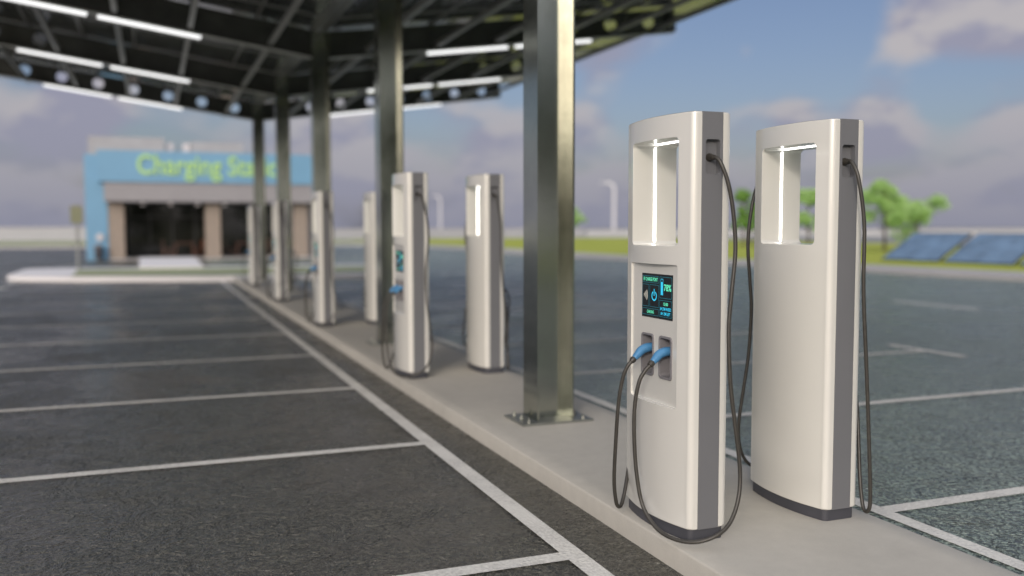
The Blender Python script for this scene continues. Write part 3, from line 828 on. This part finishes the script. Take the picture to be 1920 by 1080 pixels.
rnd = random.Random(21); bm = bmesh.new()
for k in range(34):
    cx = -44+3.1*k+rnd.uniform(-1, 1); cy = -27+rnd.uniform(-2.5, 2.5); hh = rnd.uniform(13, 18) if cx > -4 else rnd.uniform(4, 6)
    tube(bm, lin((cx, cy, 0), (cx, cy, hh*.6)), .16, 6)
    for _ in range(7):
        c = Vector((cx+rnd.uniform(-1.3, 1.3), cy+rnd.uniform(-1, 1), hh*rnd.uniform(.1, .92))); r = rnd.uniform(1.1, 2.0)*(1.25 if cx > -4 else .8)
        for _ in range(190):
            d = Vector((rnd.gauss(0, 1), rnd.gauss(0, 1), rnd.gauss(0, 1))).normalized()*r*(rnd.random()**.4); p = c+d
            u = Vector((rnd.gauss(0, 1), rnd.gauss(0, 1), rnd.gauss(0, 1))).normalized(); v = u.orthogonal().normalized(); s_ = rnd.uniform(.25, .45)
            bm.faces.new([bm.verts.new(q) for q in (p-u*s_, p+v*s_*.6, p+u*s_, p-v*s_*.6)])
me = bpy.data.meshes.new('distant_trees'); bm.to_mesh(me); bm.free(); tag(link('distant_trees', me, M['leaf_far']), kind='stuff')

# ------------------------------------------------------------------ world
SUN_EL, SUN_AZ = R(17), R(213)     # azimuth clockwise from +Y (where the sun stands)
wd = bpy.data.worlds.new('World'); sc.world = wd; wd.use_nodes = True
nt = wd.node_tree
for n in list(nt.nodes): nt.nodes.remove(n)
out = nd(nt, 'ShaderNodeOutputWorld'); bg = nd(nt, 'ShaderNodeBackground'); L(nt, bg.outputs[0], out.inputs[0])
sky = nd(nt, 'ShaderNodeTexSky', sky_type='NISHITA', sun_disc=False, sun_elevation=SUN_EL, sun_rotation=SUN_AZ)
sky.air_density = 1.0; sky.dust_density = 2.2; sky.ozone_density = 2.0
tc = nd(nt, 'ShaderNodeTexCoord'); G = tc.outputs['Generated']
skyc = mixc(nt, 1.0, sky.outputs[0], (.97, .88, .99), 'MULTIPLY')
sep = nd(nt, 'ShaderNodeSeparateXYZ'); L(nt, G, sep.inputs[0])
# clouds: flattened noise on the sky direction
zc = mth(nt, 'MAXIMUM', sep.outputs[2], 0.0)
mp = nd(nt, 'ShaderNodeVectorMath', operation='MULTIPLY'); L(nt, G, mp.inputs[0]); mp.inputs[1].default_value = (1, 1, 1.9)
n1 = noise(nt, 7.5, 5, .48, mp.outputs[0], .15)
mp2 = nd(nt, 'ShaderNodeVectorMath', operation='ADD'); L(nt, mp.outputs[0], mp2.inputs[0]); mp2.inputs[1].default_value = (.012, .0, .045)
n2 = noise(nt, 7.5, 5, .48, mp2.outputs[0], .15)
def blob(px_dir, rad, amp):
    v = nd(nt, 'ShaderNodeVectorMath', operation='DISTANCE'); nm = nd(nt, 'ShaderNodeVectorMath', operation='NORMALIZE'); L(nt, G, nm.inputs[0])
    L(nt, nm.outputs[0], v.inputs[0]); v.inputs[1].default_value = px_dir
    m = nd(nt, 'ShaderNodeMapRange', interpolation_type='SMOOTHSTEP'); L(nt, v.outputs['Value'], m.inputs[0])
    m.inputs['From Min'].default_value = 0; m.inputs['From Max'].default_value = rad; m.inputs['To Min'].default_value = amp; m.inputs['To Max'].default_value = 0
    return m.outputs[0]
YAW, PIT = .372997, .066507
F = Vector((math.sin(YAW)*math.cos(PIT), math.cos(YAW)*math.cos(PIT), -math.sin(PIT))); Rt = Vector((math.cos(YAW), -math.sin(YAW), 0)); U = Rt.cross(F)
def pdir(x, y): return tuple((F*1722.77+Rt*(x-960)-U*(y-540)).normalized())
dens = n1.outputs[0]
for (x, y), r_, a_ in (((1740, 10), .075, .26), ((1850, 60), .075, .26), ((1700, 70), .04, .14), ((1910, 20), .06, .2), ((1408, 92), .030, .27), ((1390, 104), .022, .10), ((1165, 105), .05, .13), ((1110, 130), .04, .12), ((1640, 245), .06, .18), ((1700, 260), .05, .10), ((1500, 215), .04, .14),
                       ((1900, 200), .06, .18), ((1100, 250), .05, .14), ((80, 200), .10, .20), ((150, 225), .07, .14), ((640, 250), .10, .12), ((900, 270), .08, .12),
                       ((1540, 120), .08, -.22), ((1270, 170), .09, -.16), ((1450, 20), .12, -.25), ((1750, 165), .06, -.18), ((1860, 150), .04, -.12), ((1020, 160), .05, -.10), ((60, 150), .05, -.14), ((280, 225), .05, -.12)):
    dens = mth(nt, 'ADD', dens, blob(pdir(x, y), r_, a_))
hz = nd(nt, 'ShaderNodeMapRange'); L(nt, zc, hz.inputs[0])
hz.inputs['From Min'].default_value = 0; hz.inputs['From Max'].default_value = .16; hz.inputs['To Min'].default_value = .34; hz.inputs['To Max'].default_value = 0
dens = mth(nt, 'ADD', dens, hz.outputs[0])
cov = nd(nt, 'ShaderNodeMapRange', interpolation_type='SMOOTHSTEP'); L(nt, dens, cov.inputs[0])
cov.inputs['From Min'].default_value = .47; cov.inputs['From Max'].default_value = .78; cov.inputs['To Max'].default_value = .92
# thinner side lit, thick side greyer
lit = nd(nt, 'ShaderNodeMapRange'); L(nt, mth(nt, 'SUBTRACT', n1.outputs[0], n2.outputs[0]), lit.inputs[0])
lit.inputs['From Min'].default_value = -.05; lit.inputs['From Max'].default_value = .05
CL = mixc(nt, lit.outputs[0], (.30, .295, .38), (.47, .44, .45))
hz2 = nd(nt, 'ShaderNodeMapRange'); L(nt, zc, hz2.inputs[0]); hz2.inputs['From Max'].default_value = .15; hz2.inputs['To Min'].default_value = .95; hz2.inputs['To Max'].default_value = 0
CL = mixc(nt, hz2.outputs[0], CL, (.262, .268, .345))
SKY_S = .085
skys = nd(nt, 'ShaderNodeVectorMath', operation='SCALE'); L(nt, skyc, skys.inputs[0]); skys.inputs['Scale'].default_value = SKY_S
mixed = mixc(nt, cov.outputs[0], skys.outputs[0], CL)
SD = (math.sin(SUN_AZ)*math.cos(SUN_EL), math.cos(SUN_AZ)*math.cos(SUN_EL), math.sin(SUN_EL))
glow = blob(SD, 1.15, 1.0)      # warm glow added to the unseen sky round the sun, as soft fill
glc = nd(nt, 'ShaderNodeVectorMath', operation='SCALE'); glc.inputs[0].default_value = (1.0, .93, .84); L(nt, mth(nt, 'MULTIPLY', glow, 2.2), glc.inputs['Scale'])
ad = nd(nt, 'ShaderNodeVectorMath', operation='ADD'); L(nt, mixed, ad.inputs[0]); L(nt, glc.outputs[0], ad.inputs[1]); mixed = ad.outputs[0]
zen = blob((0, 0, 1), .98, .75)      # extra brightness added to the unseen sky overhead, for top light
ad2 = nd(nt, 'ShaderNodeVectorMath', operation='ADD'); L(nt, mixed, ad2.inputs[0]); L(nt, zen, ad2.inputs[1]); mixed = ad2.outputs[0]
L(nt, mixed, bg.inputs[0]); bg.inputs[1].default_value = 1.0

sl = bpy.data.lights.new('sun', 'SUN'); sl.energy = 1.05; sl.angle = R(7); sl.color = (1, .92, .82)
so = bpy.data.objects.new('sun', sl); COL.objects.link(so); so.location = (-10, -20, 20)
sd = Vector((math.sin(SUN_AZ)*math.cos(SUN_EL), math.cos(SUN_AZ)*math.cos(SUN_EL), math.sin(SUN_EL)))   # towards the sun
so.rotation_euler = (-sd).to_track_quat('-Z', 'Y').to_euler()

# ------------------------------------------------------------------ camera
cam = bpy.data.cameras.new('camera'); co = bpy.data.objects.new('camera', cam); COL.objects.link(co); sc.camera = co
cam.sensor_width = 36; cam.lens = 1722.77*36/1920; cam.clip_end = 2000; cam.clip_start = .05
roll = -.001359
Rr = Rt*math.cos(roll)+U*math.sin(roll); Ur = -Rt*math.sin(roll)+U*math.cos(roll)
m = Matrix((Rr, Ur, -F)).transposed().to_4x4(); m.translation = (0, 0, 1.6); co.matrix_world = m
cam.dof.use_dof = True; cam.dof.focus_distance = 4.6; cam.dof.aperture_fstop = .75

sc.view_settings.view_transform = 'Standard'; sc.view_settings.look = 'None'; sc.view_settings.exposure = 0.08; sc.view_settings.gamma = 1
sc.cycles.use_denoising = True
try: sc.cycles.denoiser = 'OPENIMAGEDENOISE'
except Exception: pass
sc.cycles.max_bounces = 8; sc.cycles.sample_clamp_indirect = 4
